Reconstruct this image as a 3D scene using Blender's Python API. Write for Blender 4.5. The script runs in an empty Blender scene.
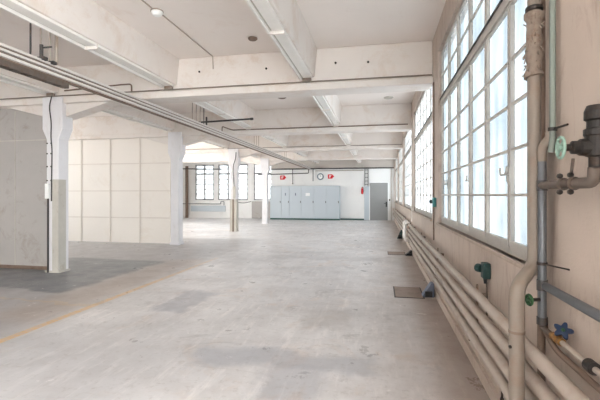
import bpy, math, random
from mathutils import Vector, Matrix
random.seed(7)
PI = math.pi
SC = bpy.context.scene
COL = SC.collection

# ------------------------------------------------------------------ helpers
def lin(c):
    return tuple((v/255/12.92 if v/255 <= .04045 else ((v/255+.055)/1.055)**2.4) for v in c)

class MB:
    """collects shapes; build() links them as ONE mesh object"""
    def __init__(s): s.v = []; s.f = []; s.sm = []
    def add(s, vs, fs, smooth=False):
        n = len(s.v); s.v += [Vector(v) for v in vs]
        for f in fs: s.f.append([i+n for i in f]); s.sm.append(smooth)
        return s
    def box(s, x0, x1, y0, y1, z0, z1):
        vs = [(x, y, z) for z in (z0, z1) for y in (y0, y1) for x in (x0, x1)]
        return s.add(vs, [(0,2,3,1), (4,5,7,6), (0,1,5,4), (2,6,7,3), (0,4,6,2), (1,3,7,5)])
    def prism(s, poly, axis, a, b):
        """poly in the two other axes (x: y,z / y: x,z / z: x,y), extruded from a to b"""
        def p(u, w, t): return {'x': (t,u,w), 'y': (u,t,w), 'z': (u,w,t)}[axis]
        n = len(poly)
        vs = [p(u, w, a) for u, w in poly] + [p(u, w, b) for u, w in poly]
        fs = [tuple(range(n))[::-1], tuple(range(n, 2*n))]
        fs += [(i, (i+1) % n, n+(i+1) % n, n+i) for i in range(n)]
        return s.add(vs, fs)
    def tube(s, pts, r, n=12, cap=True):
        pts = [Vector(p) for p in pts]
        rs = r if isinstance(r, (list, tuple)) else [r]*len(pts)
        t = [(pts[min(i+1, len(pts)-1)]-pts[max(i-1, 0)]).normalized() for i in range(len(pts))]
        u = t[0].orthogonal().normalized(); vs = []
        for i, p in enumerate(pts):
            u = (u - t[i]*u.dot(t[i])).normalized(); w = t[i].cross(u)
            for k in range(n):
                a = 2*PI*k/n
                vs.append(p+(u*math.cos(a)+w*math.sin(a))*rs[i])
        fs = []
        for i in range(len(pts)-1):
            for k in range(n):
                fs.append((i*n+k, i*n+(k+1) % n, (i+1)*n+(k+1) % n, (i+1)*n+k))
        s.add(vs, fs, True)
        if cap:
            m = len(pts)-1
            s.add(vs[:n], [tuple(range(n))[::-1]]); s.add(vs[m*n:], [tuple(range(n))])
        return s
    def lathe(s, prof, org, axis, n=20):
        """prof: (radius, distance along axis) pairs"""
        org = Vector(org); ax = Vector(axis).normalized(); u = ax.orthogonal().normalized(); w = ax.cross(u)
        vs = []
        for r, h in prof:
            for k in range(n):
                a = 2*PI*k/n
                vs.append(org+ax*h+(u*math.cos(a)+w*math.sin(a))*max(r, 1e-4))
        fs = []
        for i in range(len(prof)-1):
            for k in range(n):
                fs.append((i*n+k, i*n+(k+1) % n, (i+1)*n+(k+1) % n, (i+1)*n+k))
        fs.append(tuple(range(n))[::-1]); m = (len(prof)-1)*n; fs.append(tuple(range(m, m+n)))
        return s.add(vs, fs, False)
    def torus(s, c, axis, R, r, n=28, m=10):
        c = Vector(c); ax = Vector(axis).normalized(); u = ax.orthogonal().normalized(); w = ax.cross(u); vs = []
        for i in range(n):
            a = 2*PI*i/n; d = u*math.cos(a)+w*math.sin(a)
            for k in range(m):
                b = 2*PI*k/m; vs.append(c+d*(R+r*math.cos(b))+ax*r*math.sin(b))
        fs = [(i*m+k, ((i+1) % n)*m+k, ((i+1) % n)*m+(k+1) % m, i*m+(k+1) % m) for i in range(n) for k in range(m)]
        return s.add(vs, fs, True)
    def build(s, name, mat, parent=None, bevel=0):
        me = bpy.data.meshes.new(name)
        off = Vector((0, 0, 0)); q = parent
        while q is not None: off += q.location; q = q.parent
        me.from_pydata([tuple(v-off) for v in s.v], [], s.f); me.update()
        for p, sm in zip(me.polygons, s.sm): p.use_smooth = sm
        import bmesh
        bm = bmesh.new(); bm.from_mesh(me); bmesh.ops.recalc_face_normals(bm, faces=bm.faces); bm.to_mesh(me); bm.free()
        me.materials.append(mat)
        o = bpy.data.objects.new(name, me); COL.objects.link(o)
        if parent is not None: o.parent = parent
        if bevel:
            b = o.modifiers.new('bevel', 'BEVEL'); b.width = bevel; b.segments = 2; b.limit_method = 'ANGLE'
        return o

def bend(pts, rad, k=6):
    """round the corners of a polyline"""
    pts = [Vector(p) for p in pts]; out = [pts[0]]
    for a, b, c in zip(pts, pts[1:], pts[2:]):
        d1 = (a-b); d2 = (c-b); r = min(rad, d1.length*.49, d2.length*.49)
        p0 = b+d1.normalized()*r; p1 = b+d2.normalized()*r
        for i in range(k+1):
            t = i/k; out.append(p0*(1-t)**2+b*2*t*(1-t)+p1*t*t)
    out.append(pts[-1]); return out

def root(name, loc, label, cat, group=None, kind=None):
    o = bpy.data.objects.new(name, None); COL.objects.link(o); o.location = loc; o.empty_display_size = .1
    return tag(o, label, cat, group, kind)
def tag(o, label=None, cat=None, group=None, kind=None):
    if label: o['label'] = label
    if cat: o['category'] = cat
    if group: o['group'] = group
    if kind: o['kind'] = kind
    return o
def struct(o): o['kind'] = 'structure'; return o

# ------------------------------------------------------------------ materials
class NT:
    def __init__(s, name):
        s.m = bpy.data.materials.new(name); s.m.use_nodes = True; s.t = s.m.node_tree
        s.t.nodes.clear()
        s.out = s.n('ShaderNodeOutputMaterial'); s.p = s.n('ShaderNodeBsdfPrincipled')
        s.l(s.p.outputs[0], s.out.inputs[0])
        s.co = s.n('ShaderNodeTexCoord').outputs['Object']
    def n(s, t, **k):
        x = s.t.nodes.new(t)
        for a, b in k.items(): setattr(x, a, b)
        return x
    def l(s, a, b): s.t.links.new(a, b)
    def setin(s, sock, v):
        if hasattr(v, 'links') or hasattr(v, 'is_linked'): s.l(v, sock)
        else: sock.default_value = v
    def math(s, op, a, b=0, clamp=False):
        x = s.n('ShaderNodeMath', operation=op, use_clamp=clamp); s.setin(x.inputs[0], a); s.setin(x.inputs[1], b); return x.outputs[0]
    def noise(s, scale, detail=4, rough=.6, co=None, stretch=None, dist=0):
        co = co or s.co
        if stretch:
            mp = s.n('ShaderNodeMapping'); s.l(co, mp.inputs[0]); mp.inputs['Scale'].default_value = stretch; co = mp.outputs[0]
        x = s.n('ShaderNodeTexNoise'); s.l(co, x.inputs['Vector'])
        x.inputs['Scale'].default_value = scale; x.inputs['Detail'].default_value = detail
        x.inputs['Roughness'].default_value = rough; x.inputs['Distortion'].default_value = dist
        return x.outputs[0]
    def ramp(s, f, lo, hi, a=0., b=1.):
        x = s.n('ShaderNodeMapRange'); x.clamp = True; s.l(f, x.inputs[0])
        for i, v in enumerate((lo, hi, a, b)): x.inputs[i+1].default_value = v
        return x.outputs[0]
    def mix(s, f, a, b):
        x = s.n('ShaderNodeMix', data_type='RGBA'); s.setin(x.inputs[0], f)
        for i, v in ((6, a), (7, b)):
            if isinstance(v, tuple): x.inputs[i].default_value = (*v[:3], 1)
            else: s.l(v, x.inputs[i])
        return x.outputs[2]
    def bump(s, h, strength=.2, dist=.01):
        b = s.n('ShaderNodeBump'); s.l(h, b.inputs['Height']); b.inputs['Strength'].default_value = strength; b.inputs['Distance'].default_value = dist
        s.l(b.outputs[0], s.p.inputs['Normal'])
    def base(s, c, rough=.6, metal=0., spec=.4):
        if isinstance(c, tuple): s.p.inputs['Base Color'].default_value = (*c[:3], 1)
        else: s.l(c, s.p.inputs['Base Color'])
        s.setin(s.p.inputs['Roughness'], rough); s.p.inputs['Metallic'].default_value = metal
        s.p.inputs['Specular IOR Level'].default_value = spec
        return s.m

def paint(name, c, var=.85, stain=None, amt=.5, scale=1.5, rough=.6, bump=.15, streak=False, lo=.56, hi=.75):
    """painted plaster or concrete, mottled, with worn stains"""
    t = NT(name); c = lin(c)
    a = t.noise(scale, 5, .6); dark = tuple(v*var for v in c)
    col = t.mix(t.ramp(a, .3, .7), dark, c)
    if stain:
        b = t.noise(scale*1.7, 8, .72, stretch=(2.2, 2.2, .8) if streak else None, dist=.6)
        col = t.mix(t.ramp(b, lo, hi, 0, amt), col, lin(stain))
    fine = t.noise(60, 4, .6)
    t.bump(fine, bump, .004)
    return t.base(col, rough)
def solid(name, c, rough=.5, metal=0., var=.8, scale=20, rust=None, amt=.6):
    t = NT(name); c = lin(c)
    col = t.mix(t.noise(scale, 5, .6), tuple(v*var for v in c), tuple(min(1, v*1.1) for v in c))
    if rust: col = t.mix(t.ramp(t.noise(scale*.6, 7, .7), .5, .66, 0, amt), col, lin(rust))
    return t.base(col, rough, metal)

M = {}
M['beam']   = paint('painted_concrete', (229,222,216), .92, (200,176,154), .5, 1.1, .6, .12, False, .5, .7)
M['ceil']   = paint('ceiling_plaster', (238,230,224), .94, (204,178,158), .45, .7, .7, .08, False, .6, .8)
M['column'] = paint('column_paint', (226,224,226), .95, (190,182,172), .4, 2.5, .55, .1, True)
M['bare']   = paint('bare_concrete', (196,191,182), .85, (150,132,108), .6, 3, .75, .25, True)
M['rwall']  = paint('wall_plaster_warm', (192,177,165), .86, (128,104,88), .55, 1.7, .65, .35, True, .52, .72)
M['greyp']  = paint('grey_panel_paint', (176,171,167), .92, (140,124,112), .6, 1.6, .6, .1, False, .54, .72)
M['whitep'] = paint('white_panel_paint', (236,229,221), .97, (214,198,180), .4, .8, .6, .06)
M['batten'] = paint('batten_paint', (222,213,204), .93, None, 0, 2, .6, .05)
M['fwall']  = paint('far_wall_paint', (234,233,231), .97, (206,202,198), .4, .5, .6, .06)
M['band']   = paint('far_wall_concrete', (196,188,180), .9, (160,150,140), .4, 1, .7, .1)
M['frame']  = paint('window_frame_paint', (184,179,172), .88, (124,114,104), .45, 6, .5, .08)
M['sill']   = paint('weathered_sill', (176,160,146), .8, (110,94,82), .6, 6, .7, .2)
M['wmetal'] = solid('white_enamel', (232,229,224), .35, 0, .93, 6)
M['beige']  = solid('radiator_paint', (172,160,149), .42, 0, .88, 8, (150,122,98), .4)
M['tan']    = solid('pipe_paint_tan', (130,119,109), .5, 0, .86, 9, (130,100,78), .5)
M['lag']    = solid('torn_lagging', (142,128,116), .9, 0, .6, 40, (110,84,66), .8)
M['brown']  = solid('brown_pipe_paint', (122,103,90), .6, 0, .8, 12, (92,68,54), .6)
M['steel']  = solid('galvanised_steel', (108,110,114), .4, .45, .8, 30)
M['greycon']= solid('grey_green_conduit', (122,130,123), .45, 0, .85, 15)
M['dsteel'] = solid('dark_steel', (74,72,72), .5, .3, .7, 25, (90,66,50), .4)
M['iron']   = solid('black_cast_iron', (44,40,38), .5, .2, .6, 30, (84,62,46), .5)
M['rusty']  = solid('worn_iron_pipe', (102,91,83), .6, .1, .7, 30, (92,66,50), .6)
M['mint']   = solid('mint_green_enamel', (136,164,150), .4, 0, .85, 25)
M['green']  = solid('green_enamel', (38,78,42), .5, 0, .7, 30)
M['blue']   = solid('blue_enamel', (14,38,70), .45, 0, .7, 30)
M['brass']  = solid('brass', (150,108,60), .4, .7, .7, 30)
M['teal']   = solid('dark_teal_plastic', (30,58,56), .45, 0, .8, 30)
M['tealp']  = solid('teal_plastic', (62,128,128), .45, 0, .85, 30)
M['cab']    = paint('cabinet_paint', (190,198,204), .98, None, 0, 3, .42, .02)
M['cabgap'] = solid('cabinet_shadow_gap', (120,128,134), .6)
M['plinth'] = solid('dark_green_plinth', (48,84,76), .6)
M['door']   = paint('door_paint', (146,146,145), .95, (120,122,122), .3, 2, .5, .03)
M['black']  = solid('black_plastic', (30,30,32), .5)
M['red']    = solid('red_enamel', (206,32,44), .4, 0, .92)
M['white']  = solid('white_plastic', (238,238,236), .5, 0, .96)
M['clockr'] = solid('grey_clock_rim', (120,134,142), .4)
M['navy']   = solid('dark_blue_metal', (104,112,130), .5, .2, .85)
M['rail'] = solid('trunking_paint', (208,203,197), .4, 0, .9, 10)

def glass(name, t0, t1, trans, tc):
    """window glass: clear to hazy, pane brightness painted into the tint as soft vertical streaks"""
    t = NT(name); t.t.nodes.remove(t.p)
    a = t.n('ShaderNodeBsdfTransparent')
    f = t.ramp(t.noise(5, 3, .55, stretch=(1, 1, .28)), .38, .62); t.l(t.mix(f, t0, t1), a.inputs[0])
    b = t.n('ShaderNodeBsdfTranslucent'); b.inputs[0].default_value = (*tc, 1)
    g = t.n('ShaderNodeBsdfGlossy'); g.inputs['Roughness'].default_value = .08
    m1 = t.n('ShaderNodeMixShader'); t.l(a.outputs[0], m1.inputs[1]); t.l(b.outputs[0], m1.inputs[2]); m1.inputs[0].default_value = trans
    m2 = t.n('ShaderNodeMixShader'); m2.inputs[0].default_value = .04
    t.l(m1.outputs[0], m2.inputs[1]); t.l(g.outputs[0], m2.inputs[2]); t.l(m2.outputs[0], t.out.inputs[0])
    return t.m
M['glass'] = glass('window_glass', (.34,.35,.36), (.42,.43,.44), .12, (.7,.75,.8))
M['dimmed_near'] = glass('dimmed_near_glass', (.215,.23,.24), (.28,.29,.295), .12, (.1,.11,.12))  # tint darkened to hold the panes below white, pale and bluish streaks painted in
M['dimmed'] = glass('dimmed_far_glass', (.31,.315,.32), (.38,.385,.39), .1, (.2,.2,.2))  # tint darkened to tone down the sky behind the far glazing bars

def floor_material():
    t = NT('worn_concrete_floor')
    sx = t.n('ShaderNodeSeparateXYZ'); t.l(t.co, sx.inputs[0]); X, Y = sx.outputs[0], sx.outputs[1]
    wob = t.noise(3.5, 5, .65); wob2 = t.noise(1.1, 4, .6)
    Xw = t.math('ADD', X, t.math('MULTIPLY', t.math('SUBTRACT', wob, .5), .45))
    Yw = t.math('ADD', Y, t.math('MULTIPLY', t.math('SUBTRACT', wob2, .5), .8))
    def rng(v, a, b, soft):
        return t.math('MULTIPLY', t.ramp(v, a-soft, a+soft), t.ramp(v, b-soft, b+soft, 1, 0))
    def rect(x0, x1, y0, y1, soft=.05, strength=1., sharp=False):
        m = t.math('MULTIPLY', rng(X if sharp else Xw, x0, x1, soft), rng(Y if sharp else Yw, y0, y1, soft))
        return t.math('MULTIPLY', m, strength)
    big = t.noise(.45, 6, .65, dist=.5); mid = t.noise(2.2, 8, .7); fine = t.noise(14, 8, .75)
    c = t.mix(t.ramp(big, .32, .68), lin((190,188,188)), lin((224,222,222)))
    c = t.mix(t.ramp(mid, .45, .75, 0, .5), c, lin((176,170,167)))
    c = t.mix(t.ramp(t.noise(1.1, 6, .7, dist=1.2), .55, .7, 0, .5), c, lin((206,184,166)))
    # dragged streaks along the hall
    c = t.mix(t.ramp(t.noise(3, 6, .7, stretch=(3, .5, 1)), .52, .66, 0, .6), c, lin((232,228,226)))
    # left aisle: darker, greyer screed
    c = t.mix(rect(-14, -1.6, -5, 4.0, .6, .4), c, lin((156,156,160)))
    c = t.mix(rect(-14, -3.95, -5, 13, .35, .7), c, lin((146,143,143)))
    c = t.mix(rect(-14, -4.75, 5.35, 8.3, .06, .85), c, lin((104,107,112)))
    c = t.mix(rect(-4.75, -3.9, 4.0, 8.6, .2, .4), c, lin((166,142,122)))
    # repair patches
    c = t.mix(rect(-2.95, -2.45, 4.7, 5.85, .06, .48), c, lin((138,143,154)))
    c = t.mix(rect(-1.75, -.05, 3.42, 3.72, .06, .5), c, lin((144,148,158)))
    c = t.mix(rect(-.95, -.45, 2.75, 3.5, .08, .42), c, lin((142,146,156)))
    c = t.mix(rect(-.95, -.3, 4.5, 5.2, .1, .35), c, lin((150,144,140)))
    c = t.mix(rect(-2.6, .2, 9.2, 9.7, .2, .3), c, lin((150,146,146)))
    # dirt along the window wall
    c = t.mix(t.math('MULTIPLY', t.ramp(Xw, -.3, .75), .75), c, lin((124,103,88)))
    # saw-cut joints
    for j in (2.95,): c = t.mix(rect(.35, .8, 0, 3.0, .012, .5, True), c, lin((130,118,108)))
    # worn yellow aisle line
    ln = rect(-3.87, -3.77, -4, 9.0, .006, 1, True)
    wear = t.ramp(t.math('ADD', fine, t.ramp(Y, 5.5, 10, 0, .25)), .42, .74, .9, 0)
    c = t.mix(t.math('MULTIPLY', ln, wear), c, lin((212,168,96)))
    ln2 = rect(-6.0, -3.8, 4.75, 4.83, .01, .35)
    c = t.mix(t.math('MULTIPLY', ln2, wear), c, lin((206,170,100)))
    c = t.mix(t.ramp(fine, .54, .72, 0, .5), c, lin((140,130,124)))
    for sc_, st, lo_, hi_, am, cc in ((1.6, (1, 1, 1), .57, .63, .4, (150,146,146)), (2.6, (.35, 2.2, 1), .6, .68, .45, (158,150,144)), (5, (1, 1, 1), .62, .68, .5, (236,232,230))):
        c = t.mix(t.ramp(t.noise(sc_, 9, .75, stretch=st, dist=.8), lo_, hi_, 0, am), c, lin(cc))
    t.bump(t.math('ADD', fine, mid), .12, .006)
    return t.base(c, t.ramp(mid, .3, .7, .24, .46), 0, .5)
M['floor'] = floor_material()
M['plate'] = solid('rusty_steel_plate', (146,130,120), .6, .2, .8, 8, (96,78,66), .5)

# ------------------------------------------------------------------ dimensions
XW = .82                       # window wall face
ZC = 3.98                      # ceiling slab
BAY = 4.45
BEAM = [6.88+BAY*k for k in range(4)]     # cross-beam centre lines
YF = 24.6                      # far wall
ORD = ['nearest', 'second', 'third', 'fourth', 'fifth']

# ------------------------------------------------------------------ setting
struct(MB().box(-13, 1.15, -8, YF+.3, -.25, 0).build('floor', M['floor']))
struct(MB().box(-13, 1.15, -8, YF+.3, ZC, ZC+.25).build('ceiling', M['ceil']))
WINS = [(2.33, 6.07)] + [(2.33+BAY*k, 6.07+BAY*k) for k in range(1, 5)]
wr = MB()
wr.box(XW, .9, -.8, YF, 0, 1.10); wr.box(XW, .9, -8, -.8, 0, .5); wr.box(XW, .9, -.8, YF, 3.58, ZC)  # unseen side behind the camera left open and widened to brighten the near hall
e = [-.8]+[v for w in WINS for v in w]+[YF]
for a, b in zip(e[::2], e[1::2]): wr.box(XW, .9, a, b, 1.10, 3.58)
struct(wr.build('wall_right', M['rwall']))
struct(MB().box(XW-.03, XW, -4, YF-.45, 0, .1).build('baseboard_right', M['rwall']))
struct(MB().box(-13, -6.40, 6.86, 6.98, 0, 3.275).build('wall_left', M['greyp']))
wo = MB().box(-13.2, -13, -8, 7.2, 0, ZC).box(-13.2, -13, 7.2, YF+.3, 0, .9).box(-13.2, -13, 7.2, YF+.3, 3.6, ZC)
e = [7.2]+[v for a, p, q in zip(BEAM, (1.6, .7, 1.5), (2.9, 4.0, 3.0)) for v in (a+p, a+q)]+[YF+.3]
LW = list(zip(e[1::2], e[2::2]))
for a, b in zip(e[::2], e[1::2]): wo.box(-13.2, -13, a, b, .9, 3.6)
struct(wo.build('wall_outer', M['fwall']))
struct(MB().box(-13, -6.42, 6.845, 6.86, 0, .07).build('baseboard_left', M['brown']))
sm = MB().box(-13, -6.42, 6.853, 6.86, 2.60, 2.615)
for i in range(5): sm.box(-7.32-1.25*i, -7.305-1.25*i, 6.853, 6.86, .07, 3.2)
struct(sm.build('trim_3', M['bare']))
struct(MB().box(-13, 1.15, -8.2, -8, 0, ZC).build('wall_back', M['fwall']))
# white panelled partition behind the second column
wp = root('wall_left_rear', (-9.6, 11.36, 0), None, None, kind='structure')
MB().box(-13, -6.36, 11.30, 11.42, 0, 3.3).build('panel', M['whitep'], wp)
for i in range(6):
    x = -7.39-1.05*i; MB().box(x-.02, x+.02, 11.285, 11.30, 0, 3.27).build('batten', M['batten'], wp)
for z in (.79, 1.63, 2.49): MB().box(-13, -6.36, 11.28, 11.30, z-.016, z+.016).build('rail', M['batten'], wp)

# far wall with its windows
FW = [(-12.03, -10.72), (-10.41, -8.38), (-7.98, -6.72)]
wf = MB(); e = [-13]+[v for w in FW for v in w]+[1.15]
wf.box(-13, 1.15, YF, YF+.3, 0, 1.17); wf.box(-13, 1.15, YF, YF+.3, 3.5, ZC)
for a, b in zip(e[::2], e[1::2]): wf.box(a, b, YF, YF+.3, 1.17, 3.5)
struct(wf.build('wall_far', M['fwall']))
YC = 24.15                     # face of the cabinet wall
struct(MB().box(-6.70, XW, YC, YF, 0, 3.12).build('wall_cabinets', M['fwall']))
struct(MB().box(-6.70, XW, YC-.02, YF, 3.12, ZC).build('trim_1', M['band']))

# ------------------------------------------------------------------ windows on the right
def side_window(n, y0, y1, gl, detailed=True):
    w = root('window_%d' % n, (.88, (y0+y1)/2, 1.10), None, None, kind='structure')
    xa, xb = .862, .892; N = 6; p = (y1-y0)/N
    ZB, ZT, ZH = 1.10, 2.80, 3.58
    f = MB()
    f.box(xa, xb, y0, y0+.035, ZB, ZH); f.box(xa, xb, y1-.035, y1, ZB, ZH)
    f.box(xa, xb, y0, y1, ZB, ZB+.05); f.box(xa, xb, y0, y1, ZH-.035, ZH); f.box(xa-.015, xb, y0, y1, ZT, ZT+.06)
    for i in range(1, N): f.box(xa, xb, y0+p*i-.011, y0+p*i+.011, ZB, ZH)
    f.build('frame', M['frame'], w)
    MB().box(.79, .85, y0-.02, y1+.02, 1.075, 1.10).build('sill', M['sill'], w)
    MB().tube([(.838, y0+.05, ZT+.075), (.838, y1-.05, ZT+.075)], .009, 8).build('opener_rod', M['dsteel'], w)
    sx0, sx1 = .858, .884
    for i in range(N):
        a, b = y0+p*i+.013, y0+p*(i+1)-.013
        for lo, hi, bars, nm in ((ZB+.05, ZT, (1.50, 1.805, 2.11, 2.415), 'casement'), (ZT+.06, ZH-.035, (3.20,), 'top_light')):
            s = MB(); t = .019
            s.box(sx0, sx1, a, a+t, lo, hi); s.box(sx0, sx1, b-t, b, lo, hi)
            s.box(sx0, sx1, a+t, b-t, lo, lo+t+.02); s.box(sx0, sx1, a+t, b-t, hi-t, hi)
            for z in bars: s.box(.862, .88, a+t, b-t, z-.009, z+.009)
            so = s.build(nm, M['frame'], w)
            MB().box(.884, .888, a-.003, b+.003, lo-.003, hi+.003).build('glass', gl, so)
            if nm == 'casement' and detailed and i in (0, 1, 2, 4, 5):
                yy = b-t/2 if i in (0, 2, 4) else a+t/2
                h = MB().box(sx0-.008, sx0, yy-.009, yy+.009, 1.59, 1.69)
                h.tube([(sx0-.005, yy, 1.64), (sx0-.035, yy, 1.64)], .006, 8)
                d = -1 if i in (0, 2, 4) else 1
                h.tube(bend([(sx0-.035, yy, 1.64), (sx0-.04, yy+d*.02, 1.635), (sx0-.036, yy+d*.05, 1.66), (sx0-.036, yy+d*.055, 1.69)], .02), .0065, 8)
                h.build('handle', M['frame'], so)
    return w
for n, (a, b) in enumerate(WINS):
    side_window(n+1, a, b, M['dimmed_near'] if n == 0 else M['glass'], n < 3)

def far_window(n, x0, x1, cols):
    w = root('window_%d' % n, ((x0+x1)/2, YF+.06, 1.17), None, None, kind='structure')
    ya, yb = YF+.03, YF+.11; z0, z1, zt = 1.17, 3.5, 2.88; p = (x1-x0)/cols
    f = MB(); f.box(x0, x0+.06, ya, yb, z0, z1).box(x1-.06, x1, ya, yb, z0, z1)
    f.box(x0, x1, ya, yb, z0, z0+.08).box(x0, x1, ya, yb, z1-.08, z1).box(x0, x1, ya, yb, zt-.05, zt+.05)
    for i in range(1, cols): f.box(x0+p*i-.045, x0+p*i+.045, ya, yb, z0, z1)
    f.build('frame', solidframe, w)
    for i in range(cols):
        a, b = x0+p*i+.05, x0+p*(i+1)-.05
        s = MB()
        for k in range(1, 5): z = z0+.08+(zt-z0-.13)/5*k; s.box(a, b, ya+.01, yb-.02, z-.022, z+.022)
        s.box(a, b, ya+.02, yb-.02, 3.17, 3.2)
        so = s.build('glazing_bars', M['frame'], w)
        MB().box(a, b, YF+.068, YF+.072, z0+.06, z1-.06).build('glass', M['dimmed'], so)
solidframe = solid('grey_window_frame', (146,145,145), .5)
for n, ((a, b), c) in enumerate(zip(FW, (2, 3, 2))): far_window(6+n, a, b, c)

# ------------------------------------------------------------------ door
d = root('door_1', (-.1, YC-.03, 0), None, None, kind='structure')
MB().box(-.62, .42, YC-.04, YC-.005, .01, 2.22).build('leaf', M['door'], d)
MB().box(-.655, -.62, YC-.05, YC, 0, 2.27).box(.42, .48, YC-.05, YC, 0, 2.27).box(-.655, .48, YC-.05, YC, 2.22, 2.27).build('frame', M['white'], d)
h = MB().box(.30, .38, YC-.05, YC-.04, .80, 1.10); h.tube(bend([(.34, YC-.04, 1.0), (.34, YC-.09, 1.0), (.2, YC-.09, 1.0)], .02), .014, 8)
h.build('handle', M['black'], d)

# ------------------------------------------------------------------ beams and columns
CXS = [-6.22, -6.09, -5.92, -5.90]
for k, y in enumerate(BEAM):
    b = MB().box(-13, XW, y-.17, y+.17, 3.395, ZC).box(-13, XW, y-.22, y+.22, 3.275, 3.395)
    CX = CXS[k]
    b.prism([(CX-1.2, 3.275), (CX-.2, 3.02), (CX+.2, 3.02), (CX+1.2, 3.275)], 'y', y-.15, y+.15)
    if k == 0: lab = 'white concrete cross beam nearest the camera, resting on the first column'
    elif k == 1: lab = 'second white concrete cross beam back, above the white panelled partition'
    elif k == 2: lab = 'third white concrete cross beam from the camera, on the third column'
    else: lab = 'farthest white concrete cross beam, just before the cabinet wall'
    tag(b.build('cross_beam', M['beam'], None, .012), lab, 'beam', 'concrete cross beams of the hall')
RIBS = [(-1.19, 'right-hand', .09), (-3.73, 'middle', .09), (-6.22, 'left-hand', .09)]
edges = [.6]+BEAM+[YC-.02]
bayname = ['in the bay nearest the camera', 'in the second bay, behind the nearest cross beam', 'in the third bay back',
           'in the fourth bay back', 'in the last bay before the cabinet wall']
chname = ['bay nearest the camera', 'second bay back', 'third bay back', 'fourth bay back', 'last bay at the back']
for x, side, hw in RIBS:
    for k in range(5):
        a = edges[k]+(.17 if k else 0); b = edges[k+1]-(.17 if k < 4 else .0)
        r = MB().prism([(x-hw, 3.50), (x+hw, 3.50), (x+hw+.05, ZC), (x-hw-.05, ZC)], 'y', a, b)
        tag(r.build('ceiling_rib', M['beam'], None, .01), '%s white ceiling rib running lengthwise %s' % (side, bayname[k]), 'beam', 'lengthwise ceiling ribs')
        # slim white lighting channel under the rib
        ls = root('light_channel', (x, (a+b)/2, 3.44), 'white lighting channel under the %s ceiling rib, %s' % (side, chname[k]), 'light fitting', 'lighting channels under the ribs')
        c0, c1 = a+.06, b-.06
        MB().box(x-.085, x+.06, c0, c1, 3.465, 3.50).build('channel', M['wmetal'], ls, .005)
        MB().box(x-.108, x-.085, c0, c1, 3.475, 3.485).build('groove', M['bare'], ls)  # grey fill painted as the soft shadow inside the groove
        MB().box(x-.135, x-.108, c0, c1, 3.435, 3.50).build('edge_rail', M['wmetal'], ls, .004)
        n = max(2, int((c1-c0)/1.5))
        for q in range(1, n): yy = c0+(c1-c0)*q/n; MB().box(x-.14, x+.064, yy-.012, yy+.012, 3.431, 3.502).build('joint_clip', M['beam'], ls)
        jb = MB().box(x-.1, x+.05, c1-.06, c1, 3.40, 3.464); jb.build('end_box', M['tan'] if k == 0 else M['beam'], ls, .01)

def column(k, lab):
    global CX
    CX = CXS[k]; y = BEAM[k]-.11; hw, hd = .135, .13
    c = root('column', (CX, y, 0), lab, 'column', 'concrete columns of the hall')
    s = MB()
    def ring(w0, w1, d, z): return [(CX-w0, y-d, z), (CX+w1, y-d, z), (CX+w1, y+d, z), (CX-w0, y+d, z)]
    lv = [(hw, hw, hd, 0), (hw, hw, hd, 2.58), (hw+.09, hw+.09, hd+.01, 2.78), (hw+.09, hw+.09, hd+.01, 3.40)]
    vs = [v for l in lv for v in ring(*l)]
    fs = [(0,1,2,3), (12,15,14,13)]+[(i*4+j, i*4+(j+1) % 4, i*4+4+(j+1) % 4, i*4+4+j) for i in range(3) for j in range(4)]
    s.add(vs, fs); s.build('shaft', M['column'], c, .015)
    return c, y
c, y = column(0, 'nearest white concrete column, its lower right edge bare grey concrete')
f = y-.13
MB().box(CX-.13, CX-.045, f-.05, f, 1.43, 1.72).build('junction_box', M['white'], c, .006)
MB().tube([(CX-.085, f-.018, 0), (CX-.085, f-.018, 1.43)], .018, 10).build('conduit', M['dsteel'], c)
MB().box(CX+.005, CX+.142, f-.012, y+.05, 0, 1.80).build('bare_corner', M['bare'], c)
MB().box(CX-.02, CX+.004, f-.02, f, 1.38, 1.80).build('bracket', M['dsteel'], c)
MB().tube(bend([(CX+.01, f-.03, 3.4), (CX-.03, f-.05, 3.2), (CX+.02, f-.05, 2.9), (CX, f-.04, 2.6), (CX-.0, f-.012, 2.4), (CX-.01, f-.012, 1.75)], .1), .01, 8).build('cable', M['dsteel'], c)
for z in (2.05, 1.78, 2.3, 2.5):
    for xx in (CX-.12, CX-.03): MB().box(xx, xx+.015, f-.02, f+.002, z-.012, z+.012).build('cable_clip', M['dsteel'], c)
MB().box(CX-.16, CX+.16, y-.145, y+.145, 0, .035).build('base_trim', M['bare'], c)
c, y = column(1, 'second white concrete column, at the end of the white panelled partition')
MB().box(CX-.16, CX+.16, y-.145, y+.145, 0, .06).build('base_trim', M['column'], c)
c, y = column(2, 'third column back, its lower half bare brownish concrete with a dark slot')
f = y-.13
MB().box(CX-.145, CX-.03, f-.012, f, 0, 1.33).box(CX+.03, CX+.142, f-.012, y+.1, 0, 1.33).build('bare_corner', M['bare'], c)
MB().box(CX-.03, CX+.03, f-.02, f, 0, 1.33).build('slot_strip', M['brown'], c)
MB().box(CX-.0, CX+.1, f-.06, f, 1.35, 1.85).build('junction_box', M['bare'], c, .005)
MB().tube(bend([(CX+.13, f-.03, 3.25), (CX+.12, f-.04, 3.0), (CX+.02, f-.05, 2.7), (CX, f-.02, 2.4), (CX+.05, f-.02, 1.85)], .1), .016, 8).build('cable', M['dsteel'], c)
MB().box(CX-.16, CX+.16, y-.145, y+.145, 0, .03).build('base_trim', M['bare'], c)
c, y = column(3, 'farthest white column, standing before the grey cabinets')
MB().box(CX-.16, CX+.16, y-.145, y+.145, 0, .05).build('base_trim', M['column'], c)

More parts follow.
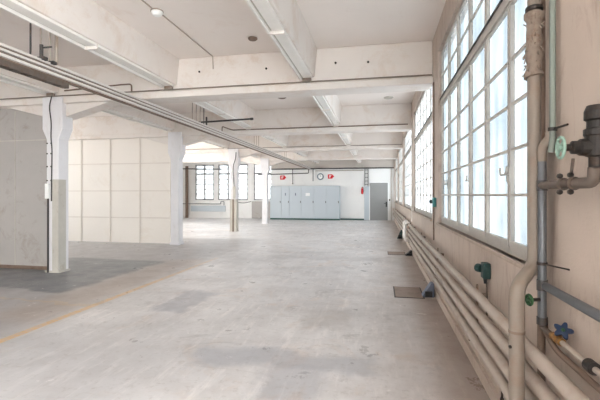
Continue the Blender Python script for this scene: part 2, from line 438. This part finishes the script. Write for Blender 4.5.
# thin conduits along the front ledge of the cross beams
for k, y in enumerate(BEAM[:3]):
    yy = y-(.243 if k == 1 else .232)
    p = MB()
    if k == 1: p.tube(bend([(-4.57, yy, 3.16), (-4.57, yy, 3.52), (-4.25, yy-.002, 3.40), (.72, yy-.002, 3.40)], .05), .015, 8)
    else: p.tube([(-12.9, yy, 3.412), (.8, yy, 3.412)], .011, 8)
    tag(p.build('conduit', M['brown'] if k == 1 else M['tan']), ['thin brown conduit along the ledge of the nearest cross beam', 'dark bent conduit along the ledge of the second cross beam', 'thin brown conduit along the ledge of the third cross beam'][k], 'conduit')

yy = BEAM[0]-.185
tag(MB().tube(bend([(-6.0, yy, 3.52), (-4.75, yy, 3.57), (-4.55, yy, 3.57), (-4.55, yy, 3.44)], .06), .014, 8).build('conduit', M['brown']), 'short bent conduit on the nearest cross beam, just right of the first column', 'conduit')

# ------------------------------------------------------------------ hanging trunking
tr = root('hanging_trunking', (-4.2, 12, 3.05), 'long double white trunking hung from rods along the hall ceiling', 'trunking')
MB().box(-4.24, -4.17, 1, 23.9, 3.178, 3.212).build('upper_rail', M['rail'], tr, .004)
MB().box(-4.24, -4.155, 1, 23.9, 3.118, 3.15).build('middle_rail', M['rail'], tr, .004)
MB().box(-4.24, -4.15, 1, 23.9, 3.055, 3.09).build('lower_rail', M['rail'], tr, .004)
MB().box(-4.25, -4.19, 1, 23.9, 3.035, 3.20).build('back_channel', M['brown'], tr)
t = MB().box(-4.29, -4.275, 1, 4.75, 2.965, 3.03).box(-4.20, -4.185, 1, 4.75, 2.965, 3.03)
for i in range(16): t.box(-4.275, -4.20, 1.05+i*.24, 1.17+i*.24, 2.965, 2.98)
t.build('cable_tray', M['rusty'], tr)
for g, ys in enumerate([(4.15, 4.3, 4.44, 4.55), (8.45, 8.65, 8.85, 9.05), (13.0, 13.25, 13.5), (17.4, 17.7)]):
    for y in ys: MB().tube([(-4.2, y, 3.2), (-4.2, y, ZC)], .011 if y not in (4.55,) else .022, 8).build('hanger_rod', M['dsteel'] if y in (4.15, 9.05) else M['beige'], tr)
c = MB().box(-4.27, -4.13, 4.28, 4.34, 3.2, 3.24).tube([(-4.2, 4.31, 3.2), (-4.2, 4.31, 3.40)], .022, 10).tube([(-4.2, 4.31, 3.36), (-4.05, 4.31, 3.36)], .012, 8)
c.box(-4.29, -4.13, 4.42, 4.48, 3.19, 3.23); c.build('clamp', M['dsteel'], tr)
p = MB().tube([(-4.6, 9.2, 3.29), (-3.05, 9.2, 3.33)], .022, 10).lathe([(.03, -.02), (.03, .05)], (-3.05, 9.2, 3.33), (1, 0, 0))
p.tube([(-4.2, 9.2, 3.2), (-4.2, 9.2, 3.42)], .022, 10)
tag(p.build('stub_pipe', M['dsteel']), 'short dark pipe crossing the hanging trunking in the second bay', 'pipe')

# ------------------------------------------------------------------ ceiling details
s = root('smoke_detector', (-2.95, 4.9, ZC), 'white smoke detector on a ceiling conduit, upper left', 'smoke detector')
MB().lathe([(.075, 0), (.075, -.02), (.055, -.05), (.03, -.06)], (-2.95, 4.9, ZC-.012), (0, 0, 1)).build('head', M['white'], s)
MB().lathe([(.085, 0), (.085, -.014)], (-2.95, 4.9, ZC), (0, 0, 1)).build('base', M['beige'], s)
tag(MB().tube([(-2.96, 1.0, ZC-.012), (-2.96, 4.81, ZC-.012)], .01, 8).tube([(-2.93, 4.99, ZC-.012), (-2.93, 6.68, ZC-.012), (-2.93, 6.695, 3.75)], .01, 8).build('conduit', M['beige']), 'thin twin conduit on the ceiling leading to the smoke detector', 'conduit')
for (x, y, r, m, lab) in ((-1.98, 6.05, .075, 'brown', 'round grey-brown ceiling plate in the nearest bay'), (-2.45, 9.85, .11, 'brown', 'round brown ceiling plate in the second bay'), (.2, 10.4, .12, 'bare', 'grey ceiling plate near the windows in the second bay')):
    q = MB().lathe([(r, 0), (r, -.015), (r*.8, -.03)], (x, y, ZC), (0, 0, 1)); tag(q.build('ceiling_plate', M[m]), lab, 'ceiling plate')
for (x, z, k, lab) in ((-3.2, 3.72, 0, 'small dark bolt hole on the nearest cross beam, by the left rib'), (-1.95, 3.7, 0, 'small dark bolt between the two ribs on the nearest cross beam'),
                    (-.74, 3.72, 0, 'small dark bolt on the nearest cross beam, left of a pair near the windows'), (-.2, 3.70, 0, 'small dark bolt on the nearest cross beam, right of a pair near the windows')):
    y = BEAM[k]-.17
    tag(MB().lathe([(.018, 0), (.018, .012), (.009, .03)], (x, y, z), (0, -1, 0), 12).build('bolt', M['iron']), lab, 'bolt')

# ------------------------------------------------------------------ cabinets and the far wall
xs = [-6.64, -5.93, -5.42, -4.67, -3.90, -3.14, -2.38]
names = ['leftmost grey-blue storage cabinet with a plain door', 'narrow grey-blue storage cabinet with a dark lock, second from the left',
         'grey-blue storage cabinet with a dark lock, third from the left', 'grey-blue storage cabinet with a white paper label on its door',
         'grey-blue storage cabinet directly below the wall clock', 'rightmost grey-blue storage cabinet, nearest the grey door']
for i, lab in enumerate(names):
    a, b = xs[i]+.001, xs[i+1]-.001; y0 = YC-.46
    cb = root('storage_cabinet', ((a+b)/2, YC-.23, 0), lab, 'cabinet', 'grey-blue cabinets along the far wall')
    MB().box(a, b, y0+.02, YC-.005, .09, 2.05).build('body', M['cab'], cb, .004)
    MB().box(a, b, y0-.002, YC-.01, 0, .09).build('plinth', M['plinth'], cb)
    dr = MB().box(a+.004, b-.004, y0, y0+.02, .095, 2.045).build('door', M['cab'], cb, .003)
    MB().box(b-.085, b-.045, y0-.02, y0, 1.02, 1.14).build('handle', M['dsteel'], dr)
    if i in (1, 2): MB().box((a+b)/2-.03, (a+b)/2+.03, y0-.012, y0, 1.47, 1.62).build('lock', M['navy'], dr)
    if i == 3: MB().box((a+b)/2-.14, (a+b)/2+.12, y0-.004, y0, 1.44, 1.62).build('paper_label', M['white'], dr)
tag(MB().box(-.95, -.665, YC-.031, YC-.001, 0, 2.02).build('cable_duct', M['cab'], None, .005), 'pale grey cable duct on the wall left of the grey door', 'duct')
struct(MB().box(-2.37, -.96, YC-.03, YC, 0, .09).build('trim_2', M['plinth']))
lad = root('cable_ladder', (-.83, YC-.04, 2.02), 'dark vertical cable ladder above the pale duct beside the door', 'cable ladder')
MB().box(-.93, -.90, YC-.05, YC-.02, 2.02, 3.05).box(-.74, -.71, YC-.05, YC-.02, 2.02, 3.05).build('rails', M['dsteel'], lad)
for i in range(5): MB().box(-.90, -.74, YC-.045, YC-.025, 2.1+i*.22, 2.125+i*.22).build('rung', M['dsteel'], lad)

def fire_sign(x, z, lab):
    s = root('fire_sign', (x, YC-.03, z-.13), lab, 'sign', 'red fire signs on the far wall')
    MB().box(x-.15, x+.13, YC-.035, YC-.015, z-.13, z+.13).build('plate', M['red'], s, .004)
    MB().prism([(x+.13, z-.09), (x+.22, z-.02), (x+.22, z+.03), (x+.13, z+.10)], 'y', YC-.035, YC-.015).build('side_plate', M['red'], s)
    p = MB(); y0, y1 = YC-.042, YC-.035
    p.box(x-.06, x-.02, y0, y1, z-.07, z+.07).box(x-.02, x+.06, y0, y1, z+.03, z+.07).box(x-.02, x+.03, y0, y1, z-.03, z)
    p.build('pictogram', M['white'], s)
fire_sign(-5.96, 2.58, 'red fire sign with a white symbol, above the left end of the cabinets')
fire_sign(-2.98, 2.62, 'red fire sign with a white symbol, just right of the wall clock')
cx, cz = -3.59, 2.62
ck = root('wall_clock', (cx, YC-.03, cz-.2), 'round grey-rimmed wall clock with a white face above the cabinets', 'clock')
MB().lathe([(.205, 0), (.205, .05), (.15, .055), (.145, .03)], (cx, YC, cz), (0, -1, 0), 40).build('rim', M['clockr'], ck)
MB().lathe([(.15, 0), (.15, .034)], (cx, YC, cz), (0, -1, 0), 40).build('face', M['white'], ck)
tk = MB()
for i in range(12):
    a = PI/6*i; tk.tube([(cx+.12*math.sin(a), YC-.037, cz+.12*math.cos(a)), (cx+.15*math.sin(a), YC-.037, cz+.15*math.cos(a))], .006, 6)
tk.build('hour_marks', M['black'], ck)
MB().tube([(cx, YC-.042, cz), (cx+.07, YC-.042, cz+.05)], .009, 6).build('hour_hand', M['black'], ck)
MB().tube([(cx, YC-.046, cz), (cx-.02, YC-.046, cz+.13)], .007, 6).build('minute_hand', M['black'], ck)
ex = root('fire_extinguisher', (-1.07, YC-.07, 1.55), 'slim red fire extinguisher hung on the far wall beside the cable duct', 'fire extinguisher')
MB().lathe([(.03, 0), (.055, .05), (.06, .2), (.06, .3), (.03, .36), (.02, .4)], (-1.07, YC-.065, 1.55), (0, 0, 1)).build('cylinder', M['red'], ex)
MB().box(-1.10, -1.04, YC-.10, YC, 1.95, 1.985).build('valve', M['black'], ex)
MB().tube(bend([(-1.04, YC-.07, 1.96), (-.985, YC-.07, 1.93), (-.99, YC-.07, 1.65)], .04), .012, 8).build('hose', M['black'], ex)
tag(MB().box(.49, .56, YC-.03, YC, 1.16, 1.26).build('light_switch', M['black'], None, .006), 'small black switch on the far wall right of the grey door', 'switch')

tag(MB().tube([(-6.68, YC-.07, 3.10), (.78, YC-.07, 3.10)], .035, 12).build('wall_pipe', M['dsteel']), 'long dark pipe running high across the whole cabinet wall', 'pipe')
tag(MB().tube(bend([(-7.5, YC-.16, 2.76), (-4.30, YC-.16, 2.83), (-4.30, YC-.16, 3.2)], .06), .028, 10).build('wall_pipe', M['dsteel']), 'grey pipe stepping up the cabinet wall above the left fire sign', 'pipe')
tag(MB().tube([(-5.29, YC-.14, 2.20), (-5.29, YC-.14, 3.10), (-5.29, YC-.11, 3.10)], .02, 8).lathe([(.045, 0), (.045, .04)], (-5.29, YC-.14, 2.17), (0, 0, 1)).build('drop_pipe', M['dsteel']), 'dark drop pipe hanging over the left cabinets', 'pipe')
tag(MB().tube([(-4.02, YC-.14, 2.34), (-4.02, YC-.14, 3.10), (-4.02, YC-.11, 3.10)], .024, 8).build('drop_pipe', M['dsteel']), 'dark drop pipe hanging just left of the wall clock', 'pipe')
tag(MB().tube([(-3.9, YC-.04, 2.97), (-1.0, YC-.04, 2.97)], .022, 8).build('wall_pipe', M['beige']), 'pale pipe under the dark pipe above the wall clock', 'pipe')
tag(MB().tube([(.62, YC-.05, 0), (.62, YC-.05, 3.06)], .03, 10).build('riser_pipe', M['band']), 'pale grey riser pipe in the far right corner beside the door', 'pipe')
tag(MB().box(-1.45, -.98, YC-.16, YC-.02, 3.14, 3.39).build('vent_box', M['bare'], None, .01), 'grey-brown box high on the far wall near the cable ladder', 'box')

# far left corner
tag(MB().box(-12.3, -9.9, YF-.111, YF-.001, .42, .80).build('panel_radiator', M['cab'], None, .01), 'long low grey panel radiator under the far left window', 'radiator')
tag(MB().tube(bend([(-12.9, YF-.08, .92), (-10.2, YF-.08, .92), (-10.2, YF-.08, 1.08), (-9.98, YF-.08, 1.08), (-9.98, YF-.08, .82)], .04), .022, 8).build('radiator_pipe', M['steel']), 'thin heating pipe stepping above the far grey panel radiator', 'pipe')
tag(MB().tube([(-12.5, YF-.25, 0), (-12.5, YF-.25, 3.4)], .1, 14).build('riser_pipe', M['brown']), 'brown riser pipe in the far left corner behind the second column', 'pipe')
tag(MB().tube([(-12.9, YF-.42, 3.22), (-10.0, YF-.42, 3.16)], .035, 8).build('wall_pipe', M['dsteel']), 'dark pipe crossing high in front of the far left window', 'pipe')
tag(MB().tube(bend([(-9.2, YF-.021, 1.02), (-8.6, YF-.021, .98), (-8.15, YF-.021, 1.08)], .2), .02, 8).build('radiator_pipe', M['dsteel']), 'thin dark pipe below the far middle window', 'pipe')
tag(MB().box(-8.1, -6.85, YF-.06, YF-.01, 0, 1.1).build('dark_wall_portion', M['greyp'], None, .006), 'darker grey wall portion under the far right-hand window beside the farthest column', 'panel')  # thin added sheet standing in for a darker portion of the wall

# ------------------------------------------------------------------ tube radiators along the window wall
def tube_radiator(y0, y1, lab):
    r = root('tube_radiator', (.70, (y0+y1)/2, .32), lab, 'radiator', 'tube radiators along the window wall')
    zs = (.40, .52, .64, .76); X = .70
    for z in zs: MB().tube([(X, y0, z), (X, y1, z)], .032, 14).build('tube', M['beige'], r)
    for ye, d in ((y0, -1), (y1, 1)):
        for za, zb in ((.40, .52), (.64, .76)):
            MB().tube(bend([(X, ye-d*.01, za), (X, ye+d*.10, za), (X, ye+d*.10, zb), (X, ye-d*.01, zb)], .06), .0325, 12).build('return_bend', M['beige'], r)
    ye = y1+.05 if y0 < 0 else y0-.05
    for q in (-.04, .04): MB().tube(bend([(X, ye, .36), (X-.09, ye+q, .36), (X-.09, ye+q, .80), (X, ye, .80)], .05), .03, 12).build('header', M['wmetal'], r)
    b = MB(); n = int((y1-y0)/2.2)
    for i in range(n+1):
        y = y0+.35+i*(y1-y0-.7)/n
        b.box(X+.03, XW-.001, y-.012, y+.012, .70, .73).box(X+.038, X+.05, y-.012, y+.012, .36, .80).box(X-.02, X+.05, y-.012, y+.012, .355, .365)
    b.build('wall_bracket', M['brown'], r)
tube_radiator(-1.4, 10.3, 'long beige four-tube radiator below the nearest window')
tube_radiator(11.0, 22.8, 'farther beige four-tube radiator reaching to the far corner')

# ------------------------------------------------------------------ pipework on the near pier
bp = root('drain_pipe', (.62, 2.02, 0), 'thick tan vertical pipe with torn lagging beside the nearest window', 'pipe')
path = bend([(.742, 2.16, ZC), (.742, 2.16, 1.155), (.62, 2.02, 1.075), (.62, 2.02, 0)], .06, 8)
MB().tube(path, [.030+.004*max(0, min(1, (1.2-p.z)/.2)) for p in path], 18).build('pipe', M['tan'], bp)
lg = MB(); pts = []; rs = []
for i in range(17):
    z = 2.08+i*.0195; pts.append((.742+random.uniform(-.003, .003), 2.16+random.uniform(-.003, .003), z)); rs.append(.034+random.uniform(-.002, .006)+(.007 if i in (0, 1, 15, 16) else 0))
lg.tube(pts, rs, 18)
for i in range(34):
    a = random.uniform(PI*.7, PI*1.75); z = random.uniform(2.09, 2.37); c0 = Vector((.742+.035*math.cos(a), 2.16+.035*math.sin(a), z))
    lg.tube([c0, c0+Vector((math.cos(a)*random.uniform(.006, .02), math.sin(a)*.012, random.uniform(-.03, .02)))], .003, 5)
lg.build('torn_lagging', M['lag'], bp)
MB().lathe([(.038, 0), (.040, .01), (.038, .02)], (.742, 2.16, 2.405), (0, 0, 1)).build('band', M['iron'], bp)
MB().lathe([(.0355, 0), (.036, .006), (.0355, .012)], (.62, 2.02, .86), (0, 0, 1)).lathe([(.0355, 0), (.036, .006), (.0355, .012)], (.62, 2.02, .30), (0, 0, 1)).build('joint', M['brown'], bp)
MB().tube([(.588, 2.0, .80), (.583, 1.998, .80)], .008, 8).build('plug', M['iron'], bp)
tag(MB().tube([(.785, 2.19, .55), (.785, 2.19, ZC)], .018, 12).build('riser_pipe', M['brown']), 'brown riser pipe close to the wall behind the thick tan pipe', 'pipe')
gc = root('slim_conduit', (.79, 2.07, 1.75), 'slim grey-green vertical conduit just right of the thick tan pipe', 'conduit')
MB().tube([(.79, 2.07, 1.77), (.79, 2.07, ZC)], .0135, 12).build('pipe', M['greycon'], gc)
MB().lathe([(.019, 0), (.019, .016)], (.79, 2.07, 1.80), (0, 0, 1)).tube([(.79, 2.06, 1.808), (.80, 1.94, 1.808)], .005, 6).build('clamp', M['iron'], gc)
MB().tube([(.79, 2.07, 1.77), (.785, 2.075, 1.70)], .0135, 12).build('end_sleeve', M['greycon'], gc)

sp = root('steel_riser', (.76, 2.11, .9), 'grey steel riser pipe with branches beside the thick tan pipe', 'pipe')
MB().tube([(.76, 2.11, .90), (.76, 2.11, 1.675)], .019, 16).build('pipe', M['steel'], sp)
MB().tube(bend([(.76, 2.11, 1.66), (.76, 2.11, 1.73), (.787, 2.09, 1.77), (.787, 2.09, 1.80)], .03), .021, 12).build('elbow', M['tan'], sp)
for rr, zz, ll in ((.024, 1.043, .05), (.023, 1.52, .05), (.024, .88, .035)): MB().lathe([(rr, 0), (rr, ll)], (.76, 2.11, zz), (0, 0, 1)).build('tee', M['dsteel'], sp)
MB().lathe([(.023, 0), (.023, .014)], (.76, 2.11, 1.165), (0, 0, 1)).tube([(.76, 2.09, 1.172), (.81, 1.95, 1.172)], .004, 6).build('clamp', M['iron'], sp)
MB().tube([(.755, 2.10, 1.545), (.74, 1.98, 1.545)], .0165, 12).build('upper_branch', M['rusty'], sp)
tag(MB().tube([(.765, 2.08, 1.068), (.765, .2, 1.068)], .0195, 14).build('wall_pipe', M['steel']), 'grey steel pipe running along the wall at the right edge of the picture', 'pipe')
# valve with mint handwheel
va = root('gate_valve', (.72, 1.54, 1.6), 'black cast-iron valve with a mint green handwheel at the right edge', 'valve')
MB().tube([(.74, 1.985, 1.545), (.74, 1.70, 1.545)], .0185, 14).build('flanged_pipe', M['rusty'], va)
for yy in (1.83, 1.735):
    fl = MB().lathe([(.026, 0), (.026, .012)], (.737, yy+.006, 1.545), (0, -1, 0)).build('flange', M['rusty'], va)
    for dz in (-.033, .033): MB().lathe([(.008, -.012), (.011, -.004), (.011, .006), (.008, .012)], (.725, yy, 1.545+dz), (0, -1, 0), 8).build('bolt', M['iron'], fl)
MB().tube([(.728, 1.735, 1.585), (.728, 1.72, 1.64)], .006, 8).build('lever', M['rusty'], va)
MB().tube(bend([(.74, 1.71, 1.545), (.755, 1.625, 1.545), (.755, 1.62, 1.60)], .05), .021, 14).build('elbow', M['rusty'], va)
MB().lathe([(.024, -.08), (.024, -.045), (.034, -.04), (.036, .03), (.040, .035), (.040, .055), (.03, .06), (.03, .085), (.038, .09), (.038, .12), (.03, .14)], (.757, 1.612, 1.68), (0, 0, 1), 20).build('body', M['iron'], va)
MB().lathe([(.034, 0), (.03, .035), (.024, .04), (.024, .06), (.013, .065), (.013, .085), (.006, .088), (.006, .10)], (.74, 1.618, 1.672), (-1, -.03, 0), 14).build('bonnet', M['iron'], va)
hw = MB().torus((.643, 1.615, 1.672), (-1, .05, 0), .038, .0055)
hw.lathe([(.011, -.008), (.011, .01)], (.643, 1.615, 1.672), (-1, .05, 0))
for i in range(4):
    a = PI/4+PI/2*i; hw.tube([(.643, 1.615, 1.672), (.643, 1.615+.038*math.cos(a), 1.672+.038*math.sin(a))], .005, 6)
hw.build('handwheel', M['mint'], va)
# brass valve with blue handwheel
bv = root('stop_valve', (.76, 1.95, .85), 'brass stop valve with a blue lobed handwheel, low on the right wall', 'valve')
MB().tube(bend([(.76, 2.11, .885), (.76, 2.11, .865), (.762, 2.05, .865), (.764, 2.0, .865)], .02), .0125, 12).build('inlet_pipe', M['rusty'], bv)
MB().lathe([(.014, -.05), (.018, -.045), (.018, -.025), (.014, -.02), (.02, -.012), (.02, .012), (.014, .02), (.018, .025), (.018, .045), (.014, .05)], (.765, 1.955, .865), (0, 1, 0), 12).build('body', M['brass'], bv)
MB().tube([(.765, 1.955, .87), (.768, 1.915, .91)], .008, 8).build('stem', M['brass'], bv)
ax = Vector((-.3, -.65, .65)).normalized(); u = ax.orthogonal().normalized(); w = ax.cross(u); c0 = Vector((.768, 1.905, .918))
N = 50; ring = [(c0+(u*math.cos(2*PI*i/N)+w*math.sin(2*PI*i/N))*(.030+.009*math.cos(5*2*PI*i/N))) for i in range(N)]
hb = MB(); hb.add([p+ax*.006 for p in ring]+[p-ax*.006 for p in ring], [tuple(range(N)), tuple(range(N, 2*N))[::-1]]+[(i, (i+1) % N, N+(i+1) % N, N+i) for i in range(N)])
hb.build('handwheel', M['blue'], bv)
MB().lathe([(.009, 0), (.007, .012)], c0, ax, 10).build('hub_nut', M['green'], bv)
MB().tube([(.765, 1.91, .865), (.765, 1.58, .865)], .0115, 12).build('outlet_pipe', M['beige'], bv)
MB().lathe([(.02, 0), (.024, .006), (.024, .05), (.02, .055)], (.765, 1.69, .865), (0, -1, 0), 14).build('coupling', M['iron'], bv)
# green valve
gv = root('drain_valve', (.70, 2.09, .98), 'small valve with a green handwheel between the tan and grey pipes', 'valve')
MB().tube([(.745, 2.10, 1.0), (.70, 2.085, 1.0)], .009, 8).build('stem', M['iron'], gv)
g = MB().torus((.695, 2.085, 1.0), (-1, -.25, 0), .024, .006, 20, 8).lathe([(.01, -.006), (.01, .008)], (.695, 2.085, 1.0), (-1, -.25, 0), 10)
for i in range(4):
    a = PI/2*i; g.tube([(.695, 2.085, 1.0), (.695, 2.085+.024*math.cos(a), 1.0+.024*math.sin(a))], .005, 6)
g.build('handwheel', M['green'], gv)
tag(MB().tube(bend([(.77, 2.12, .98), (.77, 2.12, .86), (.775, 2.0, .80), (.775, 1.4, .80)], .08), .013, 10).build('hose_pipe', M['brown']), 'brown pipe curving down behind the steel riser to the lower wall', 'pipe')
# sockets and switches on the window wall
so = root('power_socket', (.80, 3.31, .85), 'dark green socket box on the wall under the nearest window', 'socket')
MB().box(.765, .82, 3.25, 3.34, .86, .98).build('box', M['teal'], so, .008)
MB().lathe([(.03, 0), (.034, .03), (.034, .05)], (.775, 3.34, .925), (-.4, 1, 0), 14).build('cap', M['teal'], so)
MB().lathe([(.012, 0), (.016, .04)], (.79, 3.295, .82), (0, 0, 1), 10).build('gland', M['black'], so)
MB().tube([(.80, 3.295, .50), (.80, 3.295, .83)], .007, 8).build('conduit', M['rusty'], so)
sw = root('rotary_switch', (.80, 6.32, 1.32), 'teal rotary switch box on the pier between the first two windows', 'switch')
MB().box(.77, .82, 6.26, 6.38, 1.32, 1.46).build('box', M['tealp'], sw, .012)
MB().lathe([(.03, 0), (.024, .05)], (.775, 6.35, 1.40), (-1, .2, 0), 12).build('knob', M['teal'], sw)
for (y, lab) in ((6.5, 'thin brown conduit running down the pier beside the teal switch'), (10.9, 'thin pale conduit on the second window pier')):
    tag(MB().tube([(.81, y, .8), (.81, y, 3.25)], .012, 8).build('conduit', M['brown'] if y < 7 else M['wmetal']), lab, 'conduit')

# floor items along the window wall
def hatch(x0, x1, y0, y1, lab):
    h = root('floor_hatch', ((x0+x1)/2, (y0+y1)/2, 0), lab, 'hatch'); g = .018
    MB().box(x0+g, x1-g, y0+g, y1-g, .0, .009).build('plate', M['plate'], h, .003)
    MB().box(x0, x1, y0, y0+g, 0, .006).box(x0, x1, y1-g, y1, 0, .006).box(x0, x0+g, y0+g, y1-g, 0, .006).box(x1-g, x1, y0+g, y1-g, 0, .006).build('frame', M['iron'], h)
hatch(.20, .63, 6.02, 6.72, 'rectangular metal hatch plate in the floor near the nearest window')
hatch(.18, .62, 10.3, 10.85, 'farther metal hatch plate in the floor by the radiator ends')
def floor_box(x, y, h, m, lab):
    b = root('floor_box', (x, y, 0), lab, 'box')
    MB().prism([(x-.10, 0), (x+.07, 0), (x+.07, h), (x+.03, h)], 'y', y-.09, y+.09).build('housing', M[m], b, .006)
    MB().box(x-.06, x+.04, y-.12, y-.09, .01, h*.45).build('socket', M['black'], b)
floor_box(.70, 6.2, .2, 'navy', 'dark blue wedge-shaped box on the floor beside the nearest hatch plate')
floor_box(.70, 10.3, .12, 'black', 'black box on the floor where the two radiators meet')
floor_box(.66, 14.2, .3, 'teal', 'teal and black box on the floor by the farther radiator')
fv = root('floor_valve', (.72, 2.62, 0), 'small brass valve with thin riser at the foot of the window wall', 'valve')
MB().tube([(.75, 2.72, 0), (.75, 2.72, .30)], .007, 8).lathe([(.012, 0), (.012, .02)], (.75, 2.72, .2), (0, 0, 1), 8).build('riser', M['iron'], fv)
MB().lathe([(.02, 0), (.026, .01), (.026, .05), (.018, .06)], (.71, 2.52, .06), (0, 0, 1), 12).tube([(.71, 2.52, 0), (.71, 2.52, .07)], .012, 8).build('body', M['brass'], fv)
MB().lathe([(.012, 0), (.03, .005), (.03, .02), (.012, .025)], (.71, 2.52, .12), (0, 0, 1), 10).build('cap', M['iron'], fv)

# ------------------------------------------------------------------ light, camera
W = bpy.data.worlds.new('sky'); SC.world = W; W.use_nodes = True; nt = W.node_tree; nt.nodes.clear()
o = nt.nodes.new('ShaderNodeOutputWorld'); bg = nt.nodes.new('ShaderNodeBackground'); nt.links.new(bg.outputs[0], o.inputs[0])
tc = nt.nodes.new('ShaderNodeTexCoord'); sx = nt.nodes.new('ShaderNodeSeparateXYZ'); nt.links.new(tc.outputs['Generated'], sx.inputs[0])
mr = nt.nodes.new('ShaderNodeMapRange'); nt.links.new(sx.outputs[2], mr.inputs[0]); mr.inputs[1].default_value = -.25; mr.inputs[2].default_value = .15
mx = nt.nodes.new('ShaderNodeMix'); mx.data_type = 'RGBA'; nt.links.new(mr.outputs[0], mx.inputs[0])
mx.inputs[6].default_value = (.92, .94, .94, 1); mx.inputs[7].default_value = (.92, .98, 1, 1)
nt.links.new(mx.outputs[2], bg.inputs[0]); bg.inputs[1].default_value = 13.0
# sky portals: they only guide the sampling of the daylight that comes through the openings
def portal(loc, rot, sx_, sy_):
    l = bpy.data.lights.new('window_portal', 'AREA'); l.shape = 'RECTANGLE'; l.size = sx_; l.size_y = sy_; l.cycles.is_portal = True
    ob = bpy.data.objects.new('window_portal', l); ob.location = loc; ob.rotation_euler = rot; COL.objects.link(ob)
portal((1.2, -4.4, 2.25), (0, PI/2, 0), 3.5, 7.2)
for a, b in WINS: portal((1.2, (a+b)/2, 2.34), (0, PI/2, 0), 2.6, b-a+.1)
for a, b in FW: portal(((a+b)/2, YF+.35, 2.33), (-PI/2, 0, 0), b-a+.1, 2.4)

for a, b in LW: portal((-13.25, (a+b)/2, 2.25), (0, -PI/2, 0), 2.7, b-a)
cam = bpy.data.cameras.new('camera'); cam.sensor_width = 36; cam.lens = 24; cam.shift_y = -5/600; cam.clip_start = .05
co = bpy.data.objects.new('camera', cam); COL.objects.link(co); co.location = (0, 0, 1.5); co.rotation_euler = (PI/2, 0, math.radians(11.38))
SC.camera = co
SC.view_settings.view_transform = 'Standard'; SC.view_settings.look = 'None'; SC.view_settings.gamma = 1; SC.view_settings.use_curve_mapping = False
SC.view_settings.exposure = 0.66
SC.cycles.max_bounces = 10; SC.cycles.diffuse_bounces = 8; SC.cycles.transparent_max_bounces = 12; SC.cycles.use_denoising = True
SC.cycles.sample_clamp_indirect = 6
